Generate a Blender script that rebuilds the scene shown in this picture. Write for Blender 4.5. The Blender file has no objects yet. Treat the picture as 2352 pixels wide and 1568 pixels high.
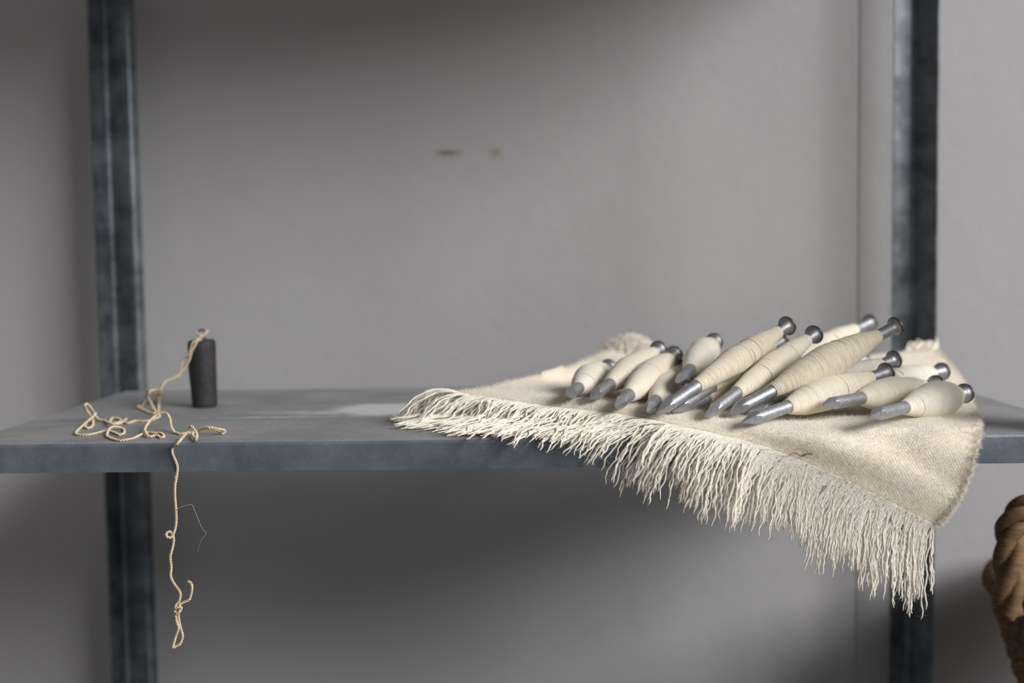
import bpy, bmesh, math, random
import numpy as np
from mathutils import Vector, Matrix, Quaternion

random.seed(7)
rng = np.random.default_rng(7)
SC = bpy.context.scene
COL = SC.collection

# ------------------------------------------------------------------ camera, world, light, exposure
# world axes: X to the right along the shelf, Y away from the viewer, Z up; shelf top is z = 0
F, CX, CY = 2700.0, 1176.0, 784.0
H = 0.1323                                   # eye height above the shelf
EYE = np.array([0.0, 0.0, H])
yc = np.array([(1234 - CX) / F, -(602 - CY) / F, 1.0]); yc /= np.linalg.norm(yc)   # +Y in (right, up, forward)
s_ = 0.0125
xc = np.array([1.0, s_, 0.0]); xc[2] = -(xc[0] * yc[0] + xc[1] * yc[1]) / yc[2]; xc /= np.linalg.norm(xc)
zc = np.cross(yc, xc)
if zc[1] < 0: zc = -zc
R_ = np.stack([xc, yc, zc])                  # world = R_ @ cam(right, up, forward)


def ray(px, py):
    return R_ @ np.array([(px - CX) / F, -(py - CY) / F, 1.0])


def atY(px, py, Y):
    d = ray(px, py); return EYE + d * (Y / d[1])


def atZ(px, py, z):
    d = ray(px, py); return EYE + d * ((z - H) / d[2])


cam_d = bpy.data.cameras.new('camera')
cam = bpy.data.objects.new('camera', cam_d); COL.objects.link(cam)
right, up, fwd = R_[:, 0], R_[:, 1], R_[:, 2]
M = Matrix(((right[0], up[0], -fwd[0], EYE[0]), (right[1], up[1], -fwd[1], EYE[1]),
            (right[2], up[2], -fwd[2], EYE[2]), (0, 0, 0, 1)))
cam.matrix_world = M
cam_d.sensor_width = 36.0
cam_d.lens = F / 2352 * 36.0
cam_d.clip_start = 0.02
cam_d.dof.use_dof = True
cam_d.dof.focus_distance = 0.905
cam_d.dof.aperture_fstop = 3.0
SC.camera = cam

w = bpy.data.worlds.new('world'); SC.world = w; w.use_nodes = True
w.node_tree.nodes['Background'].inputs[0].default_value = (1.0, 0.985, 0.965, 1)
w.node_tree.nodes['Background'].inputs[1].default_value = 0.18

# two tall windows in the wall at the right: one nearly level with the rack, one nearer the viewer
for (wy, ww, wz, we) in ((-2.4, 4.3, 4.65, 660), (-7.2, 4.8, 5.7, 820)):
    win = bpy.data.lights.new('window_light', 'AREA')
    win.shape = 'RECTANGLE'; win.size = ww; win.size_y = 4.1; win.energy = we; win.color = (1.0, 0.99, 0.99)
    wo = bpy.data.objects.new('window_light', win); COL.objects.link(wo)
    wo.location = (8.1, wy, wz)
    wo.rotation_euler = (Vector((0.05, 1.0, 0.1)) - wo.location).to_track_quat('-Z', 'Y').to_euler()

SC.view_settings.view_transform = 'Standard'
SC.view_settings.look = 'None'
SC.view_settings.exposure = 0.17
SC.view_settings.gamma = 1.0
SC.view_settings.use_curve_mapping = False


# ------------------------------------------------------------------ helpers
def tag(o, label=None, cat=None, group=None, kind=None):
    if label: o['label'] = label
    if cat: o['category'] = cat
    if group: o['group'] = group
    if kind: o['kind'] = kind
    return o


def empty(name, loc=(0, 0, 0)):
    o = bpy.data.objects.new(name, None); COL.objects.link(o); o.location = loc
    o.empty_display_size = 0.02
    return o


def link(name, me, mat=None, parent=None, world=False):
    o = bpy.data.objects.new(name, me); COL.objects.link(o)
    if mat and not me.materials: me.materials.append(mat)
    if parent is not None:
        o.parent = parent
        if world:
            o.matrix_parent_inverse = parent_matrix(parent).inverted()
    return o


def parent_matrix(p):
    m = p.matrix_basis.copy()
    q = p.parent
    while q is not None:
        m = q.matrix_basis @ p.matrix_parent_inverse @ m if p.parent is q else q.matrix_basis @ m
        p = q; q = q.parent
    return m


def mesh_np(name, V, Q, smooth=True):
    """mesh from an (n,3) array and an (m,4) or (m,3) index array (fast)"""
    V = np.asarray(V, dtype=np.float32); Q = np.asarray(Q, dtype=np.int32)
    me = bpy.data.meshes.new(name)
    k = Q.shape[1]
    me.vertices.add(len(V)); me.vertices.foreach_set('co', V.ravel())
    me.loops.add(Q.size); me.loops.foreach_set('vertex_index', Q.ravel())
    me.polygons.add(len(Q)); me.polygons.foreach_set('loop_start', np.arange(0, Q.size, k, dtype=np.int32))
    me.update(calc_edges=True)
    me.validate()
    if smooth: me.polygons.foreach_set('use_smooth', np.ones(len(me.polygons), dtype=bool))
    return me


def bm_mesh(name, bm, smooth=False):
    me = bpy.data.meshes.new(name); bm.normal_update(); bm.to_mesh(me); bm.free()
    if smooth:
        for p in me.polygons: p.use_smooth = True
    return me


def box(bm, x0, x1, y0, y1, z0, z1):
    g = bmesh.ops.create_cube(bm, size=1.0)
    for v in g['verts']:
        v.co = Vector(((x0 + x1) / 2 + v.co.x * (x1 - x0), (y0 + y1) / 2 + v.co.y * (y1 - y0),
                       (z0 + z1) / 2 + v.co.z * (z1 - z0)))
    return g['verts']


def bevel_all(bm, r, seg=2):
    bmesh.ops.bevel(bm, geom=list(bm.edges), offset=r, segments=seg, affect='EDGES', profile=0.5)


def frames(P):
    """tangents and parallel transported normals of a polyline"""
    T = np.gradient(P, axis=0); T /= (np.linalg.norm(T, axis=1, keepdims=True) + 1e-12)
    N = np.zeros_like(P)
    a = np.array([0.0, 0, 1]) if abs(T[0, 2]) < 0.8 else np.array([1.0, 0, 0])
    n = a - T[0] * a.dot(T[0]); n /= np.linalg.norm(n); N[0] = n
    for i in range(1, len(P)):
        n = n - T[i] * n.dot(T[i]); l = np.linalg.norm(n)
        n = n / l if l > 1e-9 else N[i - 1]
        N[i] = n
    return T, N, np.cross(T, N)


def tube(P, r, k=6, cap=True):
    P = np.asarray(P, float); n = len(P)
    r = np.broadcast_to(np.asarray(r, float), (n,))
    T, N, B = frames(P)
    a = np.arange(k) * 2 * math.pi / k
    V = P[:, None, :] + r[:, None, None] * (N[:, None, :] * np.cos(a)[None, :, None] + B[:, None, :] * np.sin(a)[None, :, None])
    V = V.reshape(-1, 3)
    i = np.arange(n - 1)[:, None]; j = np.arange(k)[None, :]; j2 = (j + 1) % k
    Q = np.stack([i * k + j, i * k + j2, (i + 1) * k + j2, (i + 1) * k + j], -1).reshape(-1, 4)
    if cap:
        V = np.vstack([V, P[0] - T[0] * r[0] * .5, P[-1] + T[-1] * r[-1] * .5])
        c0, c1 = n * k, n * k + 1
        jj = np.arange(0, k)
        capq = [[c0, (x + 1) % k, x, x] for x in jj]
        capq += [[c1, (n - 1) * k + x, (n - 1) * k + (x + 1) % k, (n - 1) * k + (x + 1) % k] for x in jj]
        Q = np.vstack([Q, np.array(capq)])
    return V, Q


def tubes_mesh(name, L, smooth=True):
    Vs, Qs, o = [], [], 0
    for V, Q in L:
        Vs.append(V); Qs.append(Q + o); o += len(V)
    V = np.vstack(Vs); Q = np.vstack(Qs)
    tri = Q[:, 2] == Q[:, 3]
    me = bpy.data.meshes.new(name)
    faces_q, faces_t = Q[~tri], Q[tri][:, :3]
    loops = np.concatenate([faces_q.ravel(), faces_t.ravel()]).astype(np.int32)
    starts = np.concatenate([np.arange(len(faces_q)) * 4, len(faces_q) * 4 + np.arange(len(faces_t)) * 3]).astype(np.int32)
    me.vertices.add(len(V)); me.vertices.foreach_set('co', V.astype(np.float32).ravel())
    me.loops.add(len(loops)); me.loops.foreach_set('vertex_index', loops)
    me.polygons.add(len(starts)); me.polygons.foreach_set('loop_start', starts)
    me.update(calc_edges=True); me.validate()
    me.polygons.foreach_set('use_smooth', np.full(len(me.polygons), smooth))
    return me


def catmull(P, n):
    """n samples of a Catmull-Rom through P (uniform)"""
    P = np.asarray(P, float); m = len(P)
    t = np.linspace(0, m - 1, n); i = np.clip(t.astype(int), 0, m - 2); f = (t - i)[:, None]
    ext = np.vstack([2 * P[0] - P[1], P, 2 * P[-1] - P[-2]])
    p0, p1, p2, p3 = ext[i], ext[i + 1], ext[i + 2], ext[i + 3]
    return 0.5 * ((2 * p1) + (-p0 + p2) * f + (2 * p0 - 5 * p1 + 4 * p2 - p3) * f ** 2 + (-p0 + 3 * p1 - 3 * p2 + p3) * f ** 3)


def resample(P, step):
    P = np.asarray(P, float)
    s = np.concatenate([[0], np.cumsum(np.linalg.norm(np.diff(P, axis=0), axis=1))])
    n = max(4, int(s[-1] / step)); t = np.linspace(0, s[-1], n)
    return np.stack([np.interp(t, s, P[:, k]) for k in range(3)], 1), s[-1]


def fibres(roots, dirs, lens, rad, seg=4, curl=0.5, grav=0.0):
    """many fine 3-sided fibres as one (V,Q) soup"""
    n = len(roots)
    d = dirs / (np.linalg.norm(dirs, axis=1, keepdims=True) + 1e-9)
    P = np.zeros((n, seg + 1, 3)); P[:, 0] = roots
    bend = rng.normal(size=(n, 3)) * curl
    for i in range(seg):
        d = d + bend / seg + np.array([0, 0, -grav]) / seg + rng.normal(size=(n, 3)) * curl * .25
        d /= np.linalg.norm(d, axis=1, keepdims=True)
        P[:, i + 1] = P[:, i] + d * (lens / seg)[:, None]
    ref = rng.normal(size=(n, 3)); nn = np.cross(d, ref); nn /= np.linalg.norm(nn, axis=1, keepdims=True) + 1e-9
    bb = np.cross(d, nn)
    rr = rad * np.linspace(1.0, 0.45, seg + 1)
    V = np.zeros((n, seg + 1, 3, 3))
    for k in range(3):
        a = k * 2 * math.pi / 3
        V[:, :, k] = P + rr[None, :, None] * (nn * math.cos(a) + bb * math.sin(a))[:, None, :]
    base = (np.arange(n) * (seg + 1) * 3)[:, None, None]
    i = (np.arange(seg) * 3)[None, :, None]; k = np.arange(3)[None, None, :]; k2 = (k + 1) % 3
    Q = np.stack([base + i + k, base + i + k2, base + i + 3 + k2, base + i + 3 + k], -1).reshape(-1, 4)
    return V.reshape(-1, 3), Q


# ------------------------------------------------------------------ materials
def mat(name, rgb, rough=0.6, metal=0.0, spec=0.5, sheen=0.0):
    m = bpy.data.materials.new(name); m.use_nodes = True
    b = m.node_tree.nodes['Principled BSDF']
    b.inputs['Base Color'].default_value = (*rgb, 1); b.inputs['Roughness'].default_value = rough
    b.inputs['Metallic'].default_value = metal; b.inputs['Specular IOR Level'].default_value = spec
    if sheen: b.inputs['Sheen Weight'].default_value = sheen; b.inputs['Sheen Roughness'].default_value = 0.6
    return m, m.node_tree, b


def nd(t, kind, **kw):
    n = t.nodes.new(kind)
    for k, v in kw.items():
        if k in n.inputs: n.inputs[k].default_value = v
        else: setattr(n, k, v)
    return n


def noise(t, vec, scale, detail=4, rough=0.55):
    n = nd(t, 'ShaderNodeTexNoise'); n.inputs['Scale'].default_value = scale
    n.inputs['Detail'].default_value = detail; n.inputs['Roughness'].default_value = rough
    t.links.new(vec, n.inputs['Vector']); return n.outputs['Fac']


def ramp(t, fac, stops):
    r = nd(t, 'ShaderNodeValToRGB'); e = r.color_ramp.elements
    while len(e) < len(stops): e.new(0.5)
    for i, (p, c) in enumerate(stops):
        e[i].position = p; e[i].color = (*c, 1) if len(c) == 3 else c
    t.links.new(fac, r.inputs['Fac']); return r.outputs['Color']


def mixc(t, fac, a, b):
    m = nd(t, 'ShaderNodeMix'); m.data_type = 'RGBA'
    for s, v in ((0, fac), (6, a), (7, b)):
        if isinstance(v, bpy.types.NodeSocket): t.links.new(v, m.inputs[s])
        else: m.inputs[s].default_value = v if s == 0 else (*v, 1)
    return m.outputs[2]


def mth(t, op, a, b=None, c=None, clamp=False):
    m = nd(t, 'ShaderNodeMath'); m.operation = op; m.use_clamp = clamp
    for s, v in enumerate((a, b, c)):
        if v is None: continue
        if isinstance(v, bpy.types.NodeSocket): t.links.new(v, m.inputs[s])
        else: m.inputs[s].default_value = v
    return m.outputs[0]


def bump(t, b, h, strength, dist):
    n = nd(t, 'ShaderNodeBump'); n.inputs['Strength'].default_value = strength; n.inputs['Distance'].default_value = dist
    t.links.new(h, n.inputs['Height']); t.links.new(n.outputs[0], b.inputs['Normal'])


def objco(t):
    return nd(t, 'ShaderNodeTexCoord').outputs['Object']


def blob(t, co, c, r, nz, amp):
    """soft edged elliptical stain mask in object coordinates, broken by a noise"""
    sub = nd(t, 'ShaderNodeVectorMath'); sub.operation = 'SUBTRACT'; t.links.new(co, sub.inputs[0]); sub.inputs[1].default_value = c
    dv = nd(t, 'ShaderNodeVectorMath'); dv.operation = 'DIVIDE'; t.links.new(sub.outputs[0], dv.inputs[0]); dv.inputs[1].default_value = r
    ln = nd(t, 'ShaderNodeVectorMath'); ln.operation = 'LENGTH'; t.links.new(dv.outputs[0], ln.inputs[0])
    d = mth(t, 'ADD', ln.outputs['Value'], mth(t, 'MULTIPLY', mth(t, 'SUBTRACT', nz, 0.5), amp))
    return mth(t, 'SUBTRACT', 1.0, mth(t, 'SMOOTH_MIN', d, 1.0, 0.3), clamp=True)


# painted plaster wall (with the two small olive scuffs of the photograph)
M_wall, t, b = mat('plaster', (0.56, 0.545, 0.535), 0.8, spec=0.25)
co = objco(t)
n1 = noise(t, co, 3.0, 3); n2 = noise(t, co, 55, 6, 0.6); n3 = noise(t, co, 16, 4)
col = ramp(t, n1, [(0.3, (0.415, 0.410, 0.412)), (0.7, (0.438, 0.433, 0.434))])
p1 = atY(1027, 351, 1.330); p2 = atY(1137, 352, 1.330)
nz = noise(t, co, 60, 3)
s1 = blob(t, co, tuple(p1), (0.018, 0.05, 0.0055), nz, 0.9)
s2 = blob(t, co, tuple(p2), (0.010, 0.05, 0.0085), nz, 1.5)
col = mixc(t, mth(t, 'MULTIPLY', s1, 1.5, clamp=True), col, (0.24, 0.225, 0.155))
col = mixc(t, mth(t, 'MULTIPLY', s2, 1.1, clamp=True), col, (0.29, 0.275, 0.20))
t.links.new(col, b.inputs['Base Color'])
hh = mth(t, 'ADD', mth(t, 'MULTIPLY', n2, 0.35), n3)
bump(t, b, hh, 0.42, 0.0026)

M_floor, t, b = mat('floor_concrete', (0.10, 0.095, 0.09), 0.75)
t.links.new(ramp(t, noise(t, objco(t), 6, 6), [(0.3, (0.08, 0.076, 0.07)), (0.7, (0.13, 0.125, 0.115))]), b.inputs['Base Color'])


def galvanised(name, dark, light, rough, metal, top=False):
    m, t, b = mat(name, dark, rough, metal, 0.4)
    co = objco(t)
    a = noise(t, co, 38, 5, 0.6); f = noise(t, co, 420, 3, 0.6); g = noise(t, co, 9, 3)
    v = mth(t, 'ADD', mth(t, 'MULTIPLY', a, 0.7), mth(t, 'MULTIPLY', g, 0.3))
    c = ramp(t, v, [(0.36, dark), (0.64, light)])
    c = mixc(t, mth(t, 'MULTIPLY', ramp(t, f, [(0.62, (0, 0, 0)), (0.76, (1, 1, 1))]), 0.16), c, (0.55, 0.60, 0.66))
    if top:
        # dust on the faces that look up, the white paint smear, the streak and the scratch: all fixed to the sheet
        geo = nd(t, 'ShaderNodeNewGeometry'); sx = nd(t, 'ShaderNodeSeparateXYZ'); t.links.new(geo.outputs['Normal'], sx.inputs[0])
        upf = mth(t, 'SMOOTHSTEP' if False else 'MULTIPLY', mth(t, 'SUBTRACT', sx.outputs['Z'], 0.6, clamp=True), 2.5, clamp=True)
        grit = noise(t, co, 900, 2, 0.7); dn = noise(t, co, 14, 6, 0.65)
        dust = ramp(t, dn, [(0.35, (0.225, 0.232, 0.242)), (0.68, (0.315, 0.315, 0.315))])
        dust = mixc(t, mth(t, 'MULTIPLY', ramp(t, grit, [(0.55, (0, 0, 0)), (0.68, (1, 1, 1))]), ramp(t, dn, [(0.40, (.25, .25, .25)), (0.62, (1, 1, 1))])), dust, (0.47, 0.44, 0.39))
        dust = mixc(t, ramp(t, noise(t, co, 330, 2, .7), [(0.63, (0, 0, 0)), (0.70, (1, 1, 1))]), dust, (0.11, 0.095, 0.08))
        nzz = noise(t, co, 45, 5, 0.7)
        q = atZ(850, 941, 0); m1 = blob(t, co, (q[0] + .012, q[1] + .004, 0), (0.050, 0.046, 0.05), nzz, 1.0)
        q = atZ(770, 946, 0); m2 = blob(t, co, (q[0], q[1] - .002, 0), (0.075, 0.020, 0.05), nzz, 1.7)
        q = atZ(640, 958, 0); m3 = blob(t, co, (q[0], q[1], 0), (0.085, 0.005, 0.05), noise(t, co, 120, 4, .7), 2.6)
        q = atZ(185, 1022, 0); m4 = blob(t, co, (q[0], q[1], 0), (0.02, 0.0012, 0.05), noise(t, co, 200, 4, .7), 1.6)
        paint = mth(t, 'MAXIMUM', mth(t, 'MULTIPLY', m1, 4.0, clamp=True), mth(t, 'MULTIPLY', m2, 0.8))
        paint = mth(t, 'MAXIMUM', paint, mth(t, 'MULTIPLY', m3, 0.8, clamp=True))
        paint = mth(t, 'MAXIMUM', paint, m4)
        c = mixc(t, upf, c, mixc(t, mth(t, 'MULTIPLY', paint, 0.9, clamp=True), dust, (0.66, 0.66, 0.69)))
        t.links.new(mth(t, 'MULTIPLY', mth(t, 'SUBTRACT', 1.0, mth(t, 'MULTIPLY', upf, 0.8)), metal), b.inputs['Metallic'])
        t.links.new(mth(t, 'ADD', rough, mth(t, 'MULTIPLY', upf, 0.12)), b.inputs['Roughness'])
        bump(t, b, mth(t, 'ADD', f, grit), 0.12, 0.0006)
    else:
        bump(t, b, f, 0.10, 0.0005)
        t.links.new(mth(t, 'ADD', rough - 0.12, mth(t, 'MULTIPLY', a, 0.25)), b.inputs['Roughness'])
    t.links.new(c, b.inputs['Base Color'])
    return m


M_shelf = galvanised('galvanised_shelf', (0.125, 0.150, 0.180), (0.215, 0.245, 0.280), 0.50, 0.55, True)
M_post = galvanised('galvanised_post', (0.075, 0.088, 0.098), (0.21, 0.235, 0.255), 0.42, 0.75)

M_iron, t, b = mat('cast_iron', (0.030, 0.030, 0.036), 0.62, 0.1, 0.4)
co = objco(t); a = noise(t, co, 60, 5, .65); f = noise(t, co, 700, 3, .6)
t.links.new(mixc(t, ramp(t, f, [(0.6, (0, 0, 0)), (0.75, (1, 1, 1))]), ramp(t, a, [(0.35, (0.019, 0.0185, 0.022)), (0.7, (0.040, 0.037, 0.042))]), (0.09, 0.085, 0.09)), b.inputs['Base Color'])
bump(t, b, mth(t, 'ADD', a, f), 0.35, 0.0012)
M_wire, t, b = mat('rusty_wire', (0.045, 0.035, 0.028), 0.6, 0.5)
t.links.new(ramp(t, noise(t, objco(t), 300, 3), [(0.4, (0.03, 0.026, 0.024)), (0.65, (0.10, 0.055, 0.03))]), b.inputs['Base Color'])

M_cord, t, b = mat('cotton_cord', (0.66, 0.52, 0.34), 0.9, spec=0.15, sheen=0.25)
t.links.new(ramp(t, noise(t, objco(t), 260, 4, .6), [(0.3, (0.54, 0.40, 0.24)), (0.7, (0.76, 0.63, 0.44))]), b.inputs['Base Color'])

M_steel, t, b = mat('bare_steel', (0.30, 0.31, 0.33), 0.45, 0.8)
co = objco(t); a = noise(t, co, 240, 4, .6)
t.links.new(ramp(t, a, [(0.3, (0.30, 0.31, 0.335)), (0.7, (0.46, 0.47, 0.49))]), b.inputs['Base Color'])
t.links.new(mth(t, 'ADD', 0.38, mth(t, 'MULTIPLY', noise(t, co, 900, 3), 0.22)), b.inputs['Roughness'])
bump(t, b, noise(t, co, 1500, 3), 0.12, 0.0004)
M_head, t, b = mat('dark_steel', (0.15, 0.145, 0.14), 0.36, 0.9)
t.links.new(ramp(t, noise(t, objco(t), 200, 4, .6), [(0.3, (0.07, 0.067, 0.063)), (0.7, (0.17, 0.163, 0.155))]), b.inputs['Base Color'])


def yarn_mat(name, lo, hi):
    m, t, b = mat(name, hi, 0.85, spec=0.2, sheen=0.35)
    co = objco(t)
    mp = nd(t, 'ShaderNodeMapping'); mp.inputs['Scale'].default_value = (90, 90, 1300); t.links.new(co, mp.inputs['Vector'])
    a = noise(t, mp.outputs[0], 1.0, 4, .65)
    t.links.new(ramp(t, a, [(0.32, lo), (0.62, hi)]), b.inputs['Base Color'])
    bump(t, b, a, 0.4, 0.0004)
    return m


M_yarn = [yarn_mat('yarn_cream', (0.69, 0.61, 0.48), (0.81, 0.735, 0.61)),
          yarn_mat('yarn_tan', (0.57, 0.48, 0.36), (0.76, 0.67, 0.53)),
          yarn_mat('yarn_white', (0.72, 0.66, 0.545), (0.82, 0.77, 0.67))]


def wool(name, lo, hi, twill=False):
    m, t, b = mat(name, hi, 0.95, spec=0.1, sheen=0.4)
    co = objco(t)
    a = noise(t, co, 190, 5, .7); g = noise(t, co, 1400, 2, .6); big = noise(t, co, 30, 3)
    v = mth(t, 'ADD', mth(t, 'MULTIPLY', a, .65), mth(t, 'MULTIPLY', big, .35))
    if twill:
        uv = nd(t, 'ShaderNodeUVMap').outputs[0]
        sep = nd(t, 'ShaderNodeSeparateXYZ'); t.links.new(uv, sep.inputs[0])
        ph = mth(t, 'ADD', mth(t, 'MULTIPLY', sep.outputs[0], 760.0), mth(t, 'MULTIPLY', sep.outputs[1], 560.0))
        ph = mth(t, 'ADD', ph, mth(t, 'MULTIPLY', a, 17.0))
        ph2 = mth(t, 'ADD', mth(t, 'MULTIPLY', sep.outputs[1], 1500.0), mth(t, 'MULTIPLY', a, 9.0))
        wv = mth(t, 'MULTIPLY', mth(t, 'ADD', mth(t, 'SINE', ph), mth(t, 'MULTIPLY', mth(t, 'SINE', ph2), .5)), 0.5)
        h = mth(t, 'ADD', mth(t, 'MULTIPLY', wv, 0.28), mth(t, 'ADD', a, mth(t, 'MULTIPLY', g, .6)))
        bump(t, b, h, 0.55, 0.0012)
        v = mth(t, 'ADD', v, mth(t, 'MULTIPLY', wv, 0.03))
    else:
        bump(t, b, mth(t, 'ADD', a, g), 0.6, 0.0008)
    t.links.new(ramp(t, v, [(0.36, lo), (0.64, hi)]), b.inputs['Base Color'])
    return m


M_cloth = wool('wool_cloth', (0.83, 0.72, 0.575), (0.95, 0.86, 0.735), True)
M_strand = wool('wool_strand', (0.86, 0.78, 0.655), (0.96, 0.91, 0.81))
M_fuzz, t, b = mat('wool_fibre', (0.95, 0.89, 0.78), 0.9, spec=0.15)
M_dark, t, b = mat('dark_hair', (0.05, 0.03, 0.028), 0.6)
M_grass, t, b = mat('seagrass', (0.26, 0.15, 0.07), 0.75, spec=0.3)
co = objco(t); mp = nd(t, 'ShaderNodeMapping'); mp.inputs['Scale'].default_value = (60, 60, 260); t.links.new(co, mp.inputs['Vector'])
a = noise(t, mp.outputs[0], 1.0, 4, .65)
t.links.new(ramp(t, a, [(0.3, (0.11, 0.064, 0.030)), (0.7, (0.26, 0.160, 0.080))]), b.inputs['Base Color']); bump(t, b, a, .5, .001)
M_wood, t, b = mat('stool_wood', (0.20, 0.12, 0.06), 0.6)
t.links.new(ramp(t, noise(t, objco(t), 22, 5), [(0.3, (0.15, 0.085, 0.04)), (0.7, (0.27, 0.17, 0.09))]), b.inputs['Base Color'])

# ------------------------------------------------------------------ the setting
WALL_Y = 1.330
FLOOR_Z = -0.92
bm = bmesh.new(); box(bm, -2.2, 1.6, WALL_Y, WALL_Y + 0.12, FLOOR_Z, 1.9)
tag(link('wall_back', bm_mesh('wall_back', bm), M_wall), 'grey painted plaster wall behind the rack', None, None, 'structure')
STEP_X = atY(1973, 700, WALL_Y - 0.0022)[0]
bm = bmesh.new()
tp = [(STEP_X, WALL_Y + .002), (STEP_X, WALL_Y - .0008), (STEP_X + .062, WALL_Y - .0105), (1.6, WALL_Y - .0105), (1.6, WALL_Y + .002)]
for z in (FLOOR_Z, 1.9):
    for p in tp: bm.verts.new((p[0], p[1], z))
bm.verts.ensure_lookup_table()
for i in range(5): bm.faces.new([bm.verts[i], bm.verts[(i + 1) % 5], bm.verts[5 + (i + 1) % 5], bm.verts[5 + i]])
bm.faces.new([bm.verts[i] for i in range(5)]); bm.faces.new([bm.verts[5 + i] for i in range(5)])
bmesh.ops.recalc_face_normals(bm, faces=bm.faces)
tag(link('trim_1', bm_mesh('trim_1', bm), M_wall), 'raised plaster strip of wall behind the right upright', None, None, 'structure')
bm = bmesh.new(); box(bm, -2.2, 1.6, -0.9, WALL_Y + 0.12, FLOOR_Z - 0.05, FLOOR_Z)
tag(link('floor', bm_mesh('floor', bm), M_floor), 'dark floor under the rack', None, None, 'structure')

# ------------------------------------------------------------------ shelving rack
SX0, SX1, SY0, SY1, LIP = -0.4475, 0.4225, 0.880, 1.255, 0.0228
rack = tag(empty('shelving_rack', (0, 1.06, FLOOR_Z)), 'grey galvanised steel rack with a folded-edge shelf on angle uprights', 'shelving')


def shelf(z, mt):
    bm = bmesh.new()
    box(bm, SX0, SX1, SY0, SY1, z - LIP, z)
    bot = [f for f in bm.faces if f.normal.z < -0.5 or all(abs(v.co.z - (z - LIP)) < 1e-6 for v in f.verts)]
    bmesh.ops.delete(bm, geom=bot, context='FACES_ONLY')
    ed = [e for e in bm.edges if not all(abs(v.co.z - (z - LIP)) < 1e-6 for v in e.verts)]
    bmesh.ops.bevel(bm, geom=ed, offset=0.0034, segments=4, affect='EDGES', profile=0.5)
    bmesh.ops.recalc_face_normals(bm, faces=bm.faces)
    for f in bm.faces:
        f.smooth = True
    me = bm_mesh('shelf', bm)
    o = link('shelf', me, mt, rack, True)
    so = o.modifiers.new('sheet', 'SOLIDIFY'); so.thickness = 0.0011; so.offset = -1
    wn = o.modifiers.new('normals', 'WEIGHTED_NORMAL'); wn.keep_sharp = False
    return o


shelf(0.0, M_shelf); shelf(0.585, M_post); shelf(-0.50, M_post)


def upright(line, z0=FLOOR_Z, z1=1.05, th=0.0021):
    """rolled steel angle: the plan polyline of its visible face, given thickness and rounded folds"""
    P = [Vector((x, y, 0)) for x, y in line]
    rp = [P[0]]
    for a, b, c in zip(P, P[1:], P[2:]):                 # round every fold
        r = 0.0045; d1 = (a - b).normalized(); d2 = (c - b).normalized()
        for q in (0, .25, .5, .75, 1):
            rp.append(b + d1 * r * (1 - q) ** 2 + d2 * r * q ** 2)
    rp.append(P[-1])
    off = []
    for i, p in enumerate(rp):
        tg = (rp[min(i + 1, len(rp) - 1)] - rp[max(i - 1, 0)]).normalized()
        off.append(p + Vector((-tg.y, tg.x, 0)) * th)
    prof = rp + off[::-1]; n = len(prof)
    bm = bmesh.new()
    for z in (z0, z1):
        for p in prof: bm.verts.new((p.x, p.y, z))
    bm.verts.ensure_lookup_table()
    for i in range(n): bm.faces.new([bm.verts[i], bm.verts[(i + 1) % n], bm.verts[n + (i + 1) % n], bm.verts[n + i]])
    h = len(rp)
    for o_ in (0, n):
        for i in range(h - 1): bm.faces.new([bm.verts[o_ + i], bm.verts[o_ + i + 1], bm.verts[o_ + n - 2 - i], bm.verts[o_ + n - 1 - i]])
    bmesh.ops.recalc_face_normals(bm, faces=bm.faces)
    return link('upright', bm_mesh('upright', bm), M_post, rack, True)


upright([(-0.4728, 1.2578), (-0.4655, 1.2835), (-0.4395, 1.2785), (-0.4335, 1.288)])      # rear left
upright([(0.3835, 1.279), (0.4040, 1.2835), (0.4225, 1.2578)])                           # rear right
upright([(SX0 - 0.0025, 0.922), (SX0 - 0.0025, 0.8765), (SX0 + .024, 0.8765)][::-1])     # front left, outside the frame
upright([(SX1 + 0.0025, 0.922), (SX1 + 0.0025, 0.8765), (SX1 - .034, 0.8765)])           # front right, outside the frame

# ------------------------------------------------------------------ iron weight
wt = atZ(464, 936, 0)
Wc = np.array([wt[0], wt[1] + 0.006, 0.0]); sc = Wc[1] / F
weight = tag(empty('loom_weight', tuple(Wc)), 'small dark iron cylinder weight standing upright on the bare shelf', 'weight')
rw = 32.0 * sc; hw = 156 * sc
hs = [0, .012, .03, .08, .2, .32, .42, .52, .62, .75, .9, .95, .98, .995, 1.0]
Vv, Qq, k = [], [], 40
for h in hs:
    e = 1.0
    if h < .03: e = 0.90 + h / .03 * .10
    if h > .94: e = 1 - ((h - .94) / .06) ** 2 * 0.13
    left = np.interp(h, [0, .35, .56, 1], [0.80, 0.90, 1.0, 1.0])
    for j in range(k):
        a = 2 * math.pi * j / k
        cx, cy = math.cos(a), math.sin(a)
        x = cx * rw * e * (left if cx < 0 else 0.98)
        Vv.append((x, cy * rw * e * (.5 + .5 * left) , h * hw * (1 + .006 * math.sin(a + 1))))
n = len(hs)
for i in range(n - 1):
    for j in range(k): Qq.append((i * k + j, i * k + (j + 1) % k, (i + 1) * k + (j + 1) % k, (i + 1) * k + j))
me = bpy.data.meshes.new('body'); me.from_pydata(Vv, [], Qq + [tuple(range(k))[::-1], tuple((n - 1) * k + j for j in range(k))]); me.update()
for p in me.polygons[:-2]: p.use_smooth = True
link('body', me, M_iron, weight)
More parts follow.
